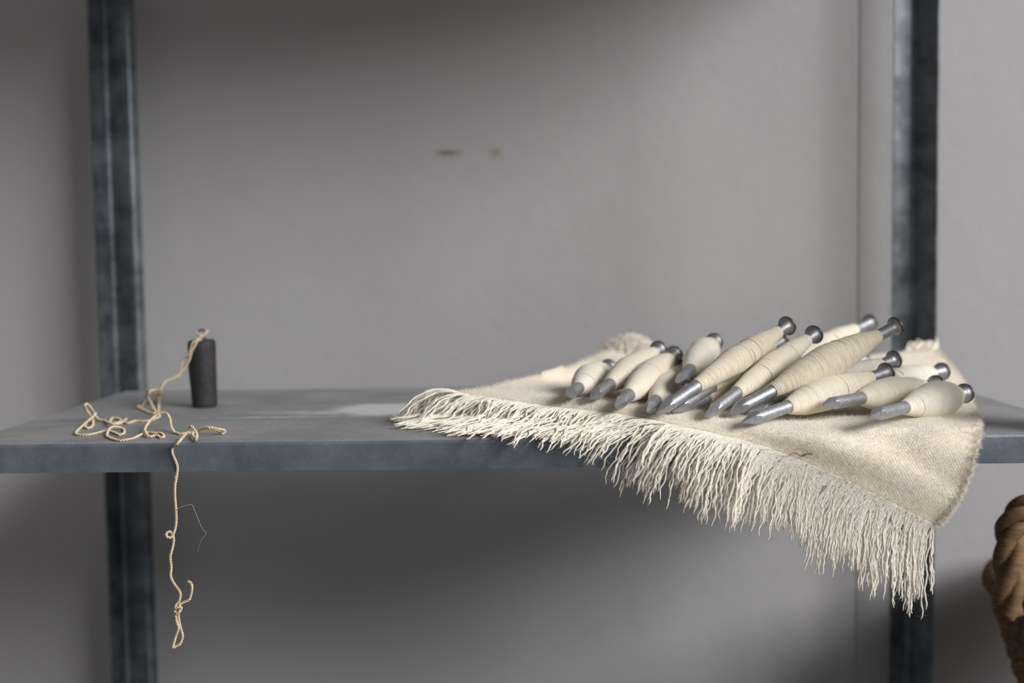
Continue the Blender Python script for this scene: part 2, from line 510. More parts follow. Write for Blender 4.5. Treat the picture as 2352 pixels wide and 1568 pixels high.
# wire eye: a doubled twist of wire that ends in a loop
zt = hw
ey = []
for q in np.linspace(0, 1, 40):
    if q < .25: ey.append((-0.0028 + .0004 * math.sin(q * 40), 0, zt - .002 + q / .25 * .0062))
    elif q < .75:
        a = math.pi * (1.15 - (q - .25) / .5 * 1.3); ey.append((0.0034 * math.cos(a) - .0001, .0006, zt + .0062 + 0.0034 * math.sin(a)))
    else: ey.append((0.0030, .0003, zt + .0042 - (q - .75) / .25 * .0062))
link('wire_eye', tubes_mesh('wire_eye', [tube(ey, 0.00085, 7)]), M_wire, weight)

# ------------------------------------------------------------------ cotton cord
RC = 0.00105


def c1(x, y): return 100 + x / 3.92, 720 + y / 3.92


def c2(x, y): return 150 + x / 3.136, 1050 + y / 3.136


def shz(pts):
    out = []
    for p in pts:
        px, py = c1(p[0], p[1]); z = p[2] if len(p) > 2 else RC
        out.append(atZ(px, py, z))
    return out


def onweight(pts):
    out = []
    for x, y, dy in pts:
        px, py = c1(x, y); out.append(atY(px, py, Wc[1] + dy))
    return out


rwf = -rw
A_ = onweight([(1480, 150, .0), (1450, 195, -.004), (1405, 215, -.008), (1370, 275, rwf - .002), (1335, 340, rwf - .0025), (1310, 420, rwf - .002), (1275, 480, rwf + .000),
               (1220, 545, rwf - .002), (1165, 583, rwf - .005), (1105, 605, rwf - .008), (1070, 650, rwf - .012)])
B_ = shz([(1045, 705, .017), (1030, 725, .011), (1018, 760, .004), (1022, 785, RC), (1008, 735, .011), (965, 690, .018), (930, 715, .014), (917, 770, .007),
          (895, 830, RC), (845, 835, .0018), (880, 858), (950, 888), (1000, 898), (1008, 880), (985, 838, .003), (960, 790, .008), (938, 752, .013),
          (955, 705, .019), (1005, 685, .019), (1042, 690, .016), (1048, 730, .008), (1040, 800, .002), (1035, 880), (1045, 925), (1015, 942), (960, 962),
          (900, 966), (830, 966), (760, 986), (715, 970), (680, 948), (630, 938), (600, 962), (612, 988), (670, 982), (715, 962), (745, 948, .003), (700, 985), (640, 995, .0028),
          (596, 985, .0028), (560, 968), (505, 957), (465, 915, .004), (435, 860, .011), (395, 815, .016), (372, 826, .016), (385, 865, .011), (425, 915, .006), (445, 960, .002),
          (442, 1008), (405, 1032), (372, 1015), (395, 972, .003), (440, 920, .007), (470, 898, .009), (440, 935, .007), (380, 985, .004), (320, 1040), (290, 1078), (330, 1090), (430, 1086), (520, 1066),
          (575, 1052), (630, 1068), (690, 1090), (728, 1070), (715, 1036), (660, 1020, .003), (605, 1028, .004), (575, 1075, .002), (580, 1108), (640, 1132), (700, 1140), (800, 1126),
          (870, 1094), (935, 1070), (1000, 1074), (1055, 1076), (1086, 1102), (1060, 1116), (1020, 1096), (965, 1108), (930, 1088, .002), (914, 1040, .003), (945, 985, .006),
          (1000, 925, .010), (1060, 888, .013), (1110, 900, .012), (1140, 950, .009), (1152, 1020, .004), (1185, 1070), (1240, 1082), (1310, 1072), (1380, 1058, .002),
          (1440, 1035, .004), (1500, 1032, .005), (1560, 1048, .003), (1612, 1078), (1634, 1054, .003), (1570, 1038, .006), (1480, 1022, .008), (1400, 1050, .004), (1345, 1080, .0025),
          (1352, 1108, .002), (1374, 1138, .0015), (1382, 1085, .005), (1352, 1035, .009), (1324, 1010, .011), (1295, 1066, .006), (1240, 1132, .0022), (1205, 1170, .0013)])
C_ = [atY(*c1(1178, 1195), SY0 + .0005)]
C_ += [atY(*c1(x, y), SY0 - .0014) for x, y in ((1160, 1225), (1162, 1265), (1185, 1315), (1205, 1375), (1200, 1450), (1190, 1520))]
C_ += [atY(*c2(x, y), SY0 - .0014 + dy) for x, y, dy in ((798, 130, 0), (790, 200, 0), (789, 280, .001), (796, 370, .002), (799, 460, .001), (787, 530, 0), (762, 575, -.001), (733, 572, -.002), (727, 548, -.002),
        (748, 534, -.001), (772, 552, .0005), (781, 600, .001), (772, 650, 0), (756, 715, 0), (763, 790, 0), (759, 855, 0), (788, 915, 0), (826, 970, 0), (826, 1015, 0), (810, 1052, 0))]
KY = SY0 - .0014
# overhand knot, closed loop below it and the loose end
D_ = [atY(*c2(x, y), KY + dy) for x, y, dy in ((798, 1065, -.0015), (792, 1085, -.0018), (825, 1075, -.002), (836, 1092, -.0005), (812, 1108, .0015), (790, 1100, .0005), (800, 1122, -.0012), (828, 1108, -.0018), (815, 1090, .001), (797, 1120, .0008),
      (797, 1150, 0), (803, 1185, 0), (816, 1225, -.0006), (800, 1275, 0), (782, 1335, 0), (774, 1372, 0), (795, 1360, .0005), (826, 1342, .0006), (845, 1290, .001), (835, 1245, .0008), (822, 1190, .0006), (815, 1125, .0006), (828, 1085, -.0012),
      (820, 1062, -.002), (838, 1050, -.001), (865, 1038, 0), (893, 1022, 0), (909, 970, 0), (912, 925, 0), (900, 898, 0), (882, 892, 0))]
ctrl = np.array(A_ + B_ + C_ + D_)
# the part that lies on the steel never dips below it
path = catmull(ctrl, len(ctrl) * 14)
over = path[:, 1] > SY0 + 0.003
path[over, 2] = np.maximum(path[over, 2], RC)
path, CL = resample(path, 0.00045)
sm = path.copy()
for _ in range(3): sm[1:-1] = .25 * sm[:-2] + .5 * sm[1:-1] + .25 * sm[2:]
path = sm
T, N, B = frames(path)
ph = np.arange(len(path)) * 0.00045 / 0.0042 * 2 * math.pi
tl = []
for s in (0, math.pi):
    off = N * np.cos(ph + s)[:, None] + B * np.sin(ph + s)[:, None]
    tl.append(tube(path + off * RC * .56, RC * .54, 6))
cord = link('cotton_cord', tubes_mesh('cotton_cord', tl), M_cord)
tag(cord, 'beige twisted cotton cord tangled on the shelf and hanging over its edge', 'cord')
# a single wispy fibre that leaves the hanging part, and a short tie at the weight
wf = [atY(*c2(x, y), KY) for x, y in ((800, 375), (840, 355), (905, 340), (925, 365), (955, 440), (985, 510), (1015, 545), (990, 580), (965, 630), (955, 680))]
link('loose_fibre', tubes_mesh('loose_fibre', [tube(catmull(wf, 60), np.linspace(.00016, .00005, 60), 4)]), M_cord, cord)
ti = onweight([(1380, 165, -.004), (1400, 190, -.006), (1430, 195, -.006), (1465, 165, -.005), (1480, 148, -.001)])
t2 = onweight([(1420, 235, -.009), (1360, 250, rwf - .001), (1338, 270, rwf - .0022), (1325, 320, rwf - .0026), (1305, 375, rwf - .002), (1262, 410, rwf + .001), (1245, 455, rwf), (1238, 500, rwf), (1226, 560, rwf - .001), (1228, 575, rwf)])
link('tie', tubes_mesh('tie', [tube(catmull(ti, 30), RC * .9, 6), tube(catmull(t2, 60), RC * .75, 6)]), M_cord, cord)

# ------------------------------------------------------------------ wool blanket
def Zp(px, py, z): return atZ(px, py, z)
def Yp(px, py, y): return atY(px, py, y)


rows = [
    [Yp(1045, 903, .975), Yp(1200, 925, .935), Yp(1330, 940, .912), Yp(1450, 957, .897), Yp(1580, 982, .8765), Yp(1740, 1022, .868), Yp(1880, 1073, .862), Yp(2010, 1136, .860), Yp(2152, 1206, .862)],
    [Yp(1110, 891, 1.0), Yp(1250, 906, .965), Yp(1380, 917, .945), Yp(1500, 930, .932), Yp(1640, 950, .922), Zp(1790, 976, .007), Yp(1930, 1000, .868), Yp(2080, 1060, .858), Yp(2207, 1135, .858)],
    [Yp(1180, 874, 1.05), Zp(1300, 884, .018), Zp(1430, 894, .012), Zp(1560, 903, .009), Zp(1700, 917, .007), Zp(1850, 932, .006), Zp(1990, 948, .0055), Zp(2130, 974, .006), Yp(2246, 1012, .864)],
    [Yp(1285, 848, 1.13), Zp(1370, 862, .012), Zp(1480, 870, .007), Zp(1600, 875, .006), Zp(1740, 882, .0055), Zp(1880, 890, .0055), Zp(2010, 900, .0055), Zp(2130, 920, .0055), Zp(2240, 950, .0055)],
    [Yp(1345, 824, 1.20), Yp(1425, 838, 1.19), Yp(1520, 845, 1.18), Yp(1630, 848, 1.17), Yp(1760, 850, 1.16), Yp(1890, 852, 1.16), Yp(2010, 850, 1.16), Yp(2110, 855, 1.16), Yp(2206, 868, 1.155)],
    [Yp(1402, 802, 1.238), Yp(1480, 818, 1.236), Yp(1570, 824, 1.236), Yp(1660, 824, 1.236), Yp(1770, 824, 1.236), Yp(1880, 824, 1.236), Yp(1990, 816, 1.236), Yp(2080, 806, 1.236), Yp(2150, 800, 1.236)],
]
G = np.array(rows)
NU, NV = 150, 110
G1 = np.stack([catmull(G[r], NU) for r in range(len(G))])                 # rows x NU x 3
GRID = np.stack([catmull(G1[:, c], NV) for c in range(NU)], 1)            # NV x NU x 3


def sample(u, v):
    """bilinear point of the blanket surface (u, v arrays in 0..1)"""
    a = np.clip(np.asarray(u) * (NU - 1), 0, NU - 1.001); c = np.clip(np.asarray(v) * (NV - 1), 0, NV - 1.001)
    i, j = a.astype(int), c.astype(int); fa, fc = (a - i)[..., None], (c - j)[..., None]
    return (GRID[j, i] * (1 - fa) * (1 - fc) + GRID[j, i + 1] * fa * (1 - fc) + GRID[j + 1, i] * (1 - fa) * fc + GRID[j + 1, i + 1] * fa * fc)


uu, vv = np.meshgrid(np.linspace(0, 1, NU), np.linspace(0, 1, NV))
GRID[..., 2] += 0.0005 * np.sin(uu * 23 + vv * 5) * np.sin(vv * 17 + 1) + 0.0003 * np.sin(uu * 51 + 2) * np.sin(vv * 43)
# scalloped selvedge along the right side
sel = np.clip((uu - 0.965) / 0.035, 0, 1)
GRID += (sel * (np.abs(np.sin(vv * 95)) - .4) * 0.0032)[..., None] * np.array([0.9, 0, -0.3])
# soft thickness: the surface stays above the sheet and in front of the lip
ovr = GRID[..., 1] > SY0 + .001
GRID[..., 2] = np.where(ovr, np.maximum(GRID[..., 2], 0.0045), GRID[..., 2])
GRID[..., 1] = np.where((GRID[..., 2] < 0.002), np.minimum(GRID[..., 1], SY0 - 0.0045), GRID[..., 1])

ORG = np.array([0.15, 1.0, 0.0])
blanket = tag(empty('wool_blanket', tuple(ORG)), 'cream woven wool blanket with a long fringe draped over the shelf edge', 'blanket')
# the left selvedge is rolled under down to the sheet
NS = 8
q = np.linspace(1, 0, NS, endpoint=False)[None, :, None]
e0 = GRID[:, :1]; low = e0 + np.array([.016, .012, 0.0]); low[..., 2] = .0045
skirt = e0 * (1 - q) + low * q + np.sin(q * math.pi) * np.array([-.006, 0, .001])
FULL = np.concatenate([skirt, GRID], 1); NF = NU + NS
f0 = FULL[:1]; onsh = np.clip((f0[..., 1] - SY0 - .004) / .02, 0, 1)[..., None]
lowf = f0 + np.array([0, .010, 0]) * onsh + np.array([0, .0008, -.002]) * (1 - onsh)
lowf[..., 2] = np.minimum(lowf[..., 2], np.where(onsh[..., 0] > 0, .0045 + (1 - onsh[..., 0]) * .003, 9))
qf = np.linspace(1, 0, NS, endpoint=False)[:, None, None]
FULL = np.concatenate([f0 * (1 - qf) + lowf * qf, FULL], 0); NVF = NV + NS
uu2 = np.concatenate([np.repeat(-q[..., 0] * .06, NV, 0), uu], 1); vv2 = np.concatenate([vv[:, :NS], vv], 1)
uu2 = np.concatenate([np.repeat(uu2[:1], NS, 0), uu2], 0); vv2 = np.concatenate([np.repeat(-qf[..., 0] * .05, NF, 1), vv2], 0)
i, j = np.meshgrid(np.arange(NF - 1), np.arange(NVF - 1))
Q = np.stack([j * NF + i, j * NF + i + 1, (j + 1) * NF + i + 1, (j + 1) * NF + i], -1).reshape(-1, 4)
me = mesh_np('cloth', (FULL - ORG).reshape(-1, 3), Q)
uvl = me.uv_layers.new(name='UVMap')
lv = np.zeros(len(me.loops), dtype=np.int32); me.loops.foreach_get('vertex_index', lv)
UV = np.stack([uu2.ravel() * .9, vv2.ravel() * .9], 1)[lv]
uvl.data.foreach_set('uv', UV.astype(np.float32).ravel())
cl = link('cloth', me, M_cloth, blanket)
so = cl.modifiers.new('thickness', 'SOLIDIFY'); so.thickness = 0.0034; so.offset = -1

# fringe: yarn ends that leave the near edge, slide over the sheet, then hang
EDGE = sample(np.linspace(0, 1, 400), np.zeros(400))
EDGEI = sample(np.linspace(0, 1, 400), np.full(400, .05))
el = np.concatenate([[0], np.cumsum(np.linalg.norm(np.diff(EDGE, axis=0), axis=1))])
ETOT = el[-1]
nclump = 46
cu = np.sort((np.arange(nclump) + rng.uniform(.1, .9, nclump)) / nclump)
cang = rng.normal(0, 1, nclump) * np.where(cu > .33, .55, .42); clen = rng.uniform(0.78, 1.16, nclump)
csweep = np.zeros(nclump); ccv = rng.uniform(.1, .75, nclump); clift = rng.uniform(0, 1, nclump)


for s_k, amt in ((.40, .6), (.47, 1.3), (.56, .8), (.62, 1.6), (.665, 2.4), (.70, 1.9), (.76, 1.0), (.82, 1.7), (.90, .5)):
    csweep[int(np.argmin(np.abs(cu - s_k)))] = amt               # locks that are swept across their neighbours


def strand(s, layer, r0, loose=False):
    """one fringe yarn; s = 0..1 along the edge"""
    L = s * ETOT
    k = int(np.clip(np.searchsorted(el, L), 1, 399)); f = (L - el[k - 1]) / (el[k] - el[k - 1])
    p = EDGE[k - 1] * (1 - f) + EDGE[k] * f
    pin = EDGEI[k - 1] * (1 - f) + EDGEI[k] * f
    e = EDGE[min(k + 3, 399)] - EDGE[max(k - 4, 0)]; e /= np.linalg.norm(e)
    o = p - pin; o -= e * o.dot(e); o /= np.linalg.norm(o)
    c = int(np.argmin(np.abs(cu - s)))
    length = np.interp(s, [0, .06, .18, .35, .6, .85, 1], [.064, .074, .072, .060, .062, .064, .064]) * clen[c] * rng.uniform(.82, 1.08)
    ang = cang[c] + rng.normal(0, .10) - csweep[c]
    if loose: ang = rng.normal(0, .34)
    lean = np.interp(s, [0, .025, .07, .14, .28, .5, .75, .9, 1.0], [-2.2, -1.2, -.55, -.25, -.55, -1.05, -.95, -.45, -.10])       # fringe is swept to the left
    d = o + e * (lean + ang) + np.array([0, 0, .25 * clift[c] * (1 - s) + rng.normal(0, .08) + 1.0 * max(0, 1 - s / .05) + (0 if loose else .40 * csweep[c])]) + (0 if loose else .25 * csweep[c]) * o
    if loose:
        d = d + np.array([0, 0, -rng.uniform(0, 1.3) * (1 - .6 * s)]) + e * rng.normal(0, .15)
    d /= np.linalg.norm(d)
    conv = (cu[c] - s) * ETOT / length * (ccv[c] if not loose else -.1)
    n = 38; ds = length / (n - 1)
    pile = np.interp(s, [0, .15, .4, .55], [.016, .016, .010, .002])
    zmin0 = .0012 + layer * pile
    stiff = np.interp(s, [0, .30, .45, .7, .9, 1], [.07, .065, .062, .070, .095, .12]) * rng.uniform(.8, 1.2)
    P = [p.copy()]
    w1, w2 = rng.uniform(0, 6.28, 2); wl = rng.uniform(.012, .026); wa = rng.uniform(.10, .36) * (1 + .9 * max(0, 1 - s / .35)); cr = rng.uniform(.08, .32); cw = rng.uniform(.0042, .0105)
    for q in range(1, n):
        t = q / (n - 1)
        d = d + np.array([0, 0, -stiff * .70]) + e * conv * .046
        if s > .85: d = d + e * .010 * (1 - t)
        d /= np.linalg.norm(d)
        wob = e * (wa * math.sin(w1 + q * ds / wl * 6.28) + cr * math.sin(w2 + q * ds / cw * 6.28)) + o * cr * .6 * math.cos(w2 + q * ds / cw * 6.28)
        st = d + wob * min(1, t * 4); st /= np.linalg.norm(st)
        pn = P[-1] + st * ds
        zmin = zmin0 * (1 - .7 * t) + .0006
        if pn[1] > SY0 + .0005:
            if pn[2] < zmin:
                pn[2] = zmin; d[2] = max(d[2], 0.0)
        elif pn[2] < 0.001 and pn[2] > -LIP - .004 and pn[1] > SY0 - .0012 - layer * .004:
            pn[1] = SY0 - .0012 - layer * .004
            d[1] = min(d[1], 0)
        P.append(pn)
    P = np.array(P)
    rr = r0 * (1 + .12 * np.sin(np.arange(n) * 1.9 + w1)) * np.interp(np.arange(n), [0, 2, n - 5, n - 1], [.75, 1, .95, .45])
    return P, rr


fz_r, fz_d, fz_l = [], [], []
mass = []


def add_fuzz(P, nf, ln):
    idx = rng.integers(1, len(P) - 1, nf)
    T = P[np.minimum(idx + 1, len(P) - 1)] - P[idx]
    T /= np.linalg.norm(T, axis=1, keepdims=True) + 1e-9
    fz_r.append(P[idx] + rng.normal(0, .0003, (nf, 3))); fz_d.append(T * rng.uniform(.2, 1.2, (nf, 1)) + rng.normal(0, .75, (nf, 3))); fz_l.append(ln * rng.uniform(.4, 1.4, nf))


for i in range(300):                                     # the yarn ends one can pick out
    s = (i + rng.uniform(.2, .8)) / 300
    P, rr = strand(s, rng.uniform(0.35, 1.0), rng.uniform(.00066, .00092))
    link('fringe_strand', tubes_mesh('fringe_strand', [tube(P - ORG, rr, 6)]), M_strand, blanket)
    add_fuzz(P, 46, .0046)
for i in range(760):                                     # the crowd behind them
    s = ((i + rng.uniform(0, 1)) / 760) ** 1.2
    P, rr = strand(s, rng.uniform(0, .8), rng.uniform(.00050, .00078), True)
    mass.append(tube(P - ORG, rr, 5))
    add_fuzz(P, 14, .0046)
tag(link('fringe_underlayer', tubes_mesh('fringe_underlayer', mass), M_strand, blanket), kind='stuff')

# far fringe: a tuft pushed up against the wall at the left, loose ends at the right
tuft = []
pt0 = Yp(1434, 826, 1.238)
for i in range(460):
    a = rng.uniform(-1, 1)
    base = pt0 + np.array([a * .019, rng.uniform(-.008, .006), rng.uniform(-.006, .004)])
    topz = rng.uniform(.010, .026) * (1 - .65 * a * a)
    bend = rng.uniform(-.006, .012)
    jx, jy = rng.normal(0, .0028, 2); P = np.array([base, base + [bend * .3 + jx * .4, .002, topz * .6], base + [bend * .8 + .004 * a + jx, .006 + jy * .5, topz], base + [bend * 1.4 + .008 * a + .004 + jx * 2.2, .010 + jy, topz * rng.uniform(.5, 1.0)]])
    P[:, 1] = np.minimum(P[:, 1], WALL_Y - .002)
    P = catmull(P, 12); tuft.append(tube(P - ORG, rng.uniform(.0004, .0006), 5)); add_fuzz(P, 12, .006)
for i in range(170):
    a = rng.uniform(0, 1)
    base = Yp(2070 + 70 * a, 812 - 10 * a, 1.232) + np.array([0, 0, rng.uniform(-.003, .002)])
    dx = rng.uniform(.008, .034)
    P = np.array([base, base + [dx * .4, .006, .004 + rng.normal(0, .002)], base + [dx * .8, .010, .006 + rng.normal(0, .003)], base + [dx * 1.2, .012, rng.uniform(-.003, .010)]])
    P[:, 0] = np.minimum(P[:, 0], SX1 - .004); P[:, 1] = np.minimum(P[:, 1], 1.252)
    P = catmull(P, 12); tuft.append(tube(P - ORG, rng.uniform(.0004, .0006), 5)); add_fuzz(P, 6, .004)
tag(link('far_fringe', tubes_mesh('far_fringe', tuft), M_strand, blanket), kind='stuff')

# nap of the cloth
nf = 80000
u = rng.uniform(0, 1, nf); v = rng.uniform(0, 1, nf) ** 1.15
extra = 9000
u[:extra] = 1 - np.abs(rng.normal(0, .006, extra)); v[extra:extra + 3000] = np.abs(rng.normal(0, .008, 3000))
u[extra + 3000:extra + 6000] = np.abs(rng.normal(0, .01, 3000))
pts = sample(u, v)
du = sample(np.minimum(u + .01, 1), v) - sample(np.maximum(u - .01, 0), v); dv = sample(u, np.minimum(v + .01, 1)) - sample(u, np.maximum(v - .01, 0))
nn = np.cross(du, dv); nn /= np.linalg.norm(nn, axis=1, keepdims=True) + 1e-9
nn *= np.sign(nn[:, 2:3] + .3 * -nn[:, 1:2] + 1e-6)
dirs = nn * rng.uniform(.05, .7, (nf, 1)) + rng.normal(0, .6, (nf, 3)) * np.array([1, 1, .45])
dirs[:extra] += np.array([1.0, 0, -.1])
V1, Q1 = fibres(pts - ORG, dirs, rng.uniform(.0015, .0046, nf), 00.00007, 3, .8)
R = np.vstack(fz_r); D = np.vstack(fz_d); Ln = np.concatenate(fz_l)
V2, Q2 = fibres(R - ORG, D, Ln, .000052, 4, 1.2, .15)
tag(link('nap', mesh_np('nap', V1, Q1), M_fuzz, blanket), kind='stuff')
tag(link('fringe_fuzz', mesh_np('fringe_fuzz', V2, Q2), M_fuzz, blanket), kind='stuff')

# dark hair caught on the blanket above the fringe
hp = [(1808, 1049), (1818, 1041), (1828, 1041), (1842, 1047), (1852, 1043), (1866, 1039)]
hp = [atY(x, y, .8615) for x, y in hp]
hb = [(1840, 1047), (1852, 1042), (1860, 1044), (1868, 1044)]
hair = link('dark_fibre', tubes_mesh('dark_fibre', [tube(catmull(hp, 40), np.interp(np.arange(40), [0, 20, 39], [.00012, .00035, .0002]), 5),
                                                     tube(catmull([atY(x, y, .861) for x, y in hb], 20), .00022, 5)]), M_dark)
tag(hair, 'dark brown stray fibre caught on the blanket above its fringe', 'fibre')

# ------------------------------------------------------------------ nails wound with yarn
NL = 0.180
RS = 0.0049


def lathe(prof, k=24):
    """prof = list of (z, r); returns V, Q(with caps as fans)"""
    prof = np.array(prof); n = len(prof)
    a = np.arange(k) * 2 * math.pi / k
    V = np.stack([prof[:, 1:2] * np.cos(a), prof[:, 1:2] * np.sin(a), np.repeat(prof[:, :1], k, 1)], -1).reshape(-1, 3)
    i = np.arange(n - 1)[:, None]; j = np.arange(k)[None, :]; j2 = (j + 1) % k
    Q = np.stack([i * k + j, i * k + j2, (i + 1) * k + j2, (i + 1) * k + j], -1).reshape(-1, 4)
    return V, Q


def shank_mesh():
    prof = []
    zz = .0185
    prof += [(zz, RS), (.05, RS), (NL * .86, RS)]
    z = NL * .87
    while z < NL - .008:                                 # the gripping rings under the head
        prof += [(z, RS), (z + .0005, RS * .90), (z + .0011, RS * .90), (z + .0015, RS)]
        z += .0021
    prof += [(NL - .005, RS), (NL - .002, RS * 1.15), (NL - .001, RS * 1.5)]
    return tubes_mesh('shank', [lathe(prof, 24)])


def point_mesh():
    """four ground facets that meet in a small chisel tip"""
    k = 32; bm = bmesh.new(); r0 = .0005; zc_ = .0175
    def zz(j):
        dl = ((j + k // 8) % (k // 4)) - k // 8          # steps from the middle of the facet
        return (RS * math.cos(2 * math.pi * dl / k) - r0) / (RS - r0) * zc_
    cs = lambda j: (RS * math.cos(2 * math.pi * j / k), RS * math.sin(2 * math.pi * j / k))
    top = [bm.verts.new((*cs(j), .0185)) for j in range(k)]
    cut = [bm.verts.new((*cs(j), zz(j))) for j in range(k)]
    q4 = [bm.verts.new((r0 * 1.414 * math.cos(math.pi / 4 + m * math.pi / 2), r0 * 1.414 * math.sin(math.pi / 4 + m * math.pi / 2), 0)) for m in range(4)]
    for j in range(k): bm.faces.new([cut[j], cut[(j + 1) % k], top[(j + 1) % k], top[j]]).smooth = True
    for m in range(4):
        js = [(m * 8 - 4 + s_) % k for s_ in range(9)]
        bm.faces.new([cut[x] for x in js] + [q4[m], q4[(m + 3) % 4]])
    bm.faces.new(q4)
    bmesh.ops.recalc_face_normals(bm, faces=bm.faces)
    return bm_mesh('point', bm)


def head_mesh():
    r = .0084
    prof = [(NL - .0012, .002), (NL - .0012, r * .6), (NL - .0010, r * .92), (NL - .0006, r), (NL + .0006, r), (NL + .0012, r * .93), (NL + .0016, r * .5), (NL + .0016, .0005)]
    return tubes_mesh('head', [lathe(prof, 32)])


ME_SH, ME_PT, ME_HD = shank_mesh(), point_mesh(), head_mesh()


def yarn_mesh(a, c, rmax, peak, power, seed):
    """the wound cone: every winding is a raised ridge"""
    g = np.random.default_rng(seed)
    z0, z1 = NL * a, NL * c; nr = int((z1 - z0) / .00095)
    k, per = 36, 4
    n = nr * per + 1
    z = np.linspace(z0, z1, n); q = np.linspace(0, 1, n)
    x = np.where(q < peak, q / peak, (1 - q) / (1 - peak))
    env = RS * 1.10 + (rmax - RS * 1.10) * np.sin(np.clip(x, 0, 1) * math.pi / 2) ** power
    env[0] = RS * .9; env[-1] = RS * .9
    env[1] = env[1] * .985; env[-2] *= .985
    lump = np.repeat(g.normal(0, .00005, nr + 1), per)[:n] + .0004 * np.sin(q * 19 + g.uniform(0, 6)) * np.sin(q * 3.14)
    ridge = np.abs(np.sin(np.arange(n) / per * math.pi)) * .00024 * np.repeat(g.uniform(.5, 1.3, nr + 1), per)[:n]
    th = np.arange(k) * 2 * math.pi / k
    rad = env[:, None] + (lump * np.clip(x * 3, 0, 1))[:, None] + ridge[:, None]
    tilt = g.uniform(-.0012, .0012)
    zz = z[:, None] + tilt * np.cos(th + g.uniform(0, 6))[None, :] * np.clip(x * 4, 0, 1)[:, None] + th[None, :] / (2 * math.pi) * 0
    V = np.stack([rad * np.cos(th), rad * np.sin(th), zz], -1).reshape(-1, 3)
    i = np.arange(n - 1)[:, None]; j = np.arange(k)[None, :]; j2 = (j + 1) % k
    Q = np.stack([i * k + j, i * k + j2, (i + 1) * k + j2, (i + 1) * k + j], -1).reshape(-1, 4)
    # a few crossing windings laid over the cone
    L = [(V, Q)]
    for _ in range(2):
        qa = g.uniform(.15, .85); m = 60
        tt = np.linspace(0, 2 * math.pi * g.uniform(1.0, 1.6), m) + g.uniform(0, 6)
        zq = np.clip(qa + np.linspace(-.05, .05, m) * g.uniform(.3, 1.6), .03, .97)
        rr = np.interp(zq, q, env) + .00018
        P = np.stack([rr * np.cos(tt), rr * np.sin(tt), z0 + zq * (z1 - z0)], 1)
        L.append(tube(P, .0003, 5))
    # loose hairs
    nh = 260; qh = g.uniform(0, 1, nh); ah = g.uniform(0, 6.28, nh); rh = np.interp(qh, q, env) + .0002
    roots = np.stack([rh * np.cos(ah), rh * np.sin(ah), z0 + qh * (z1 - z0)], 1)
    dd = np.stack([np.cos(ah), np.sin(ah), np.zeros(nh)], 1) + g.normal(0, .9, (nh, 3))
    L.append(fibres(roots, dd, g.uniform(.002, .006, nh), .00005, 4, .9))
    return tubes_mesh('yarn', L)


# tip pixel, tip height, head pixel, wound part (from, to, radius, peak, power), yarn colour, roll, label
NAILS = [
    ((1303, 908), .029, (1397, 845), (.24, .90, .0135, .45, 1.0), 2, .3, 'short-looking cream yarn wound nail at the far left end of the pile'),
    ((1355, 915), .026, (1512, 803), (.26, .92, .0118, .45, .9), 0, .2, 'second yarn wound nail from the left, its head beside the third one'),
    ((1412, 935), .022, (1548, 815), (.21, .90, .0122, .50, .8), 0, .5, 'third yarn wound nail from the left with a large dark head'),
    ((1485, 945), .019, (1568, 846), (.22, .92, .0120, .45, .9), 0, .7, 'fourth yarn wound nail from the left with its head hidden'),
    ((1557, 880), .036, (1640, 785), (.30, .93, .0130, .55, .8), 2, .5, 'pale short-looking yarn wound nail lying high behind the long tan one'),
    ((1508, 948), .0185, (1808, 748), (.28, .92, .0106, .50, 1.2), 1, .4, 'long tan yarn wound nail sloping up, left of the two long ones with high heads'),
    ((1535, 947), .0155, (1800, 850), (.30, .92, .0100, .50, .9), 1, .6, 'mostly buried tan yarn wound nail under the long sloping ones'),
    ((1545, 945), .0165, (1792, 785), (.33, .90, .0088, .50, .9), 1, .2, 'hidden yarn wound nail whose dark head peeks out under a higher head'),
    ((1620, 955), .0145, (1870, 768), (.26, .92, .0098, .50, 1.0), 0, .5, 'long cream yarn wound nail sloping up beside the thickest one'),
    ((1672, 950), .014, (2057, 750), (.25, .89, .0138, .50, 1.1), 1, .2, 'thickest tan yarn wound nail on top, ringed neck before the right upright'),
    ((1765, 850), .030, (1998, 740), (.26, .84, .0100, .50, .9), 0, .4, 'cream yarn wound nail behind the thickest one, high bare neck'),
    ((1718, 947), .012, (2053, 826), (.25, .90, .0110, .55, .9), 2, .8, 'low yarn wound nail passing under the thickest one, dark point showing'),
    ((1705, 970), .0115, (2035, 855), (.29, .88, .0128, .40, .9), 0, .1, 'front cream yarn wound nail whose bright point lies on the blanket'),
    ((1890, 930), .021, (2150, 883), (.31, .88, .0127, .40, .9), 0, .2, 'front cream yarn wound nail, second from the right, point in the air'),
    ((1998, 955), .017, (2215, 903), (.33, .93, .0150, .62, 1.2), 2, .1, 'fat cream yarn wound nail at the right end of the pile'),
    ((1915, 905), .022, (2163, 853), (.26, .90, .0120, .50, .8), 2, .5, 'pale yarn wound nail behind the right-hand pair, second head from the right'),
    ((1845, 893), .012, (2080, 842), (.26, .90, .0095, .50, .8), 0, .3, 'buried yarn wound nail showing only a dark head rim at the right'),
    ((1770, 890), .014, (1982, 827), (.26, .90, .0095, .50, .8), 0, .9, 'buried yarn wound nail showing only a small head below the thickest one'),
]
proto = None
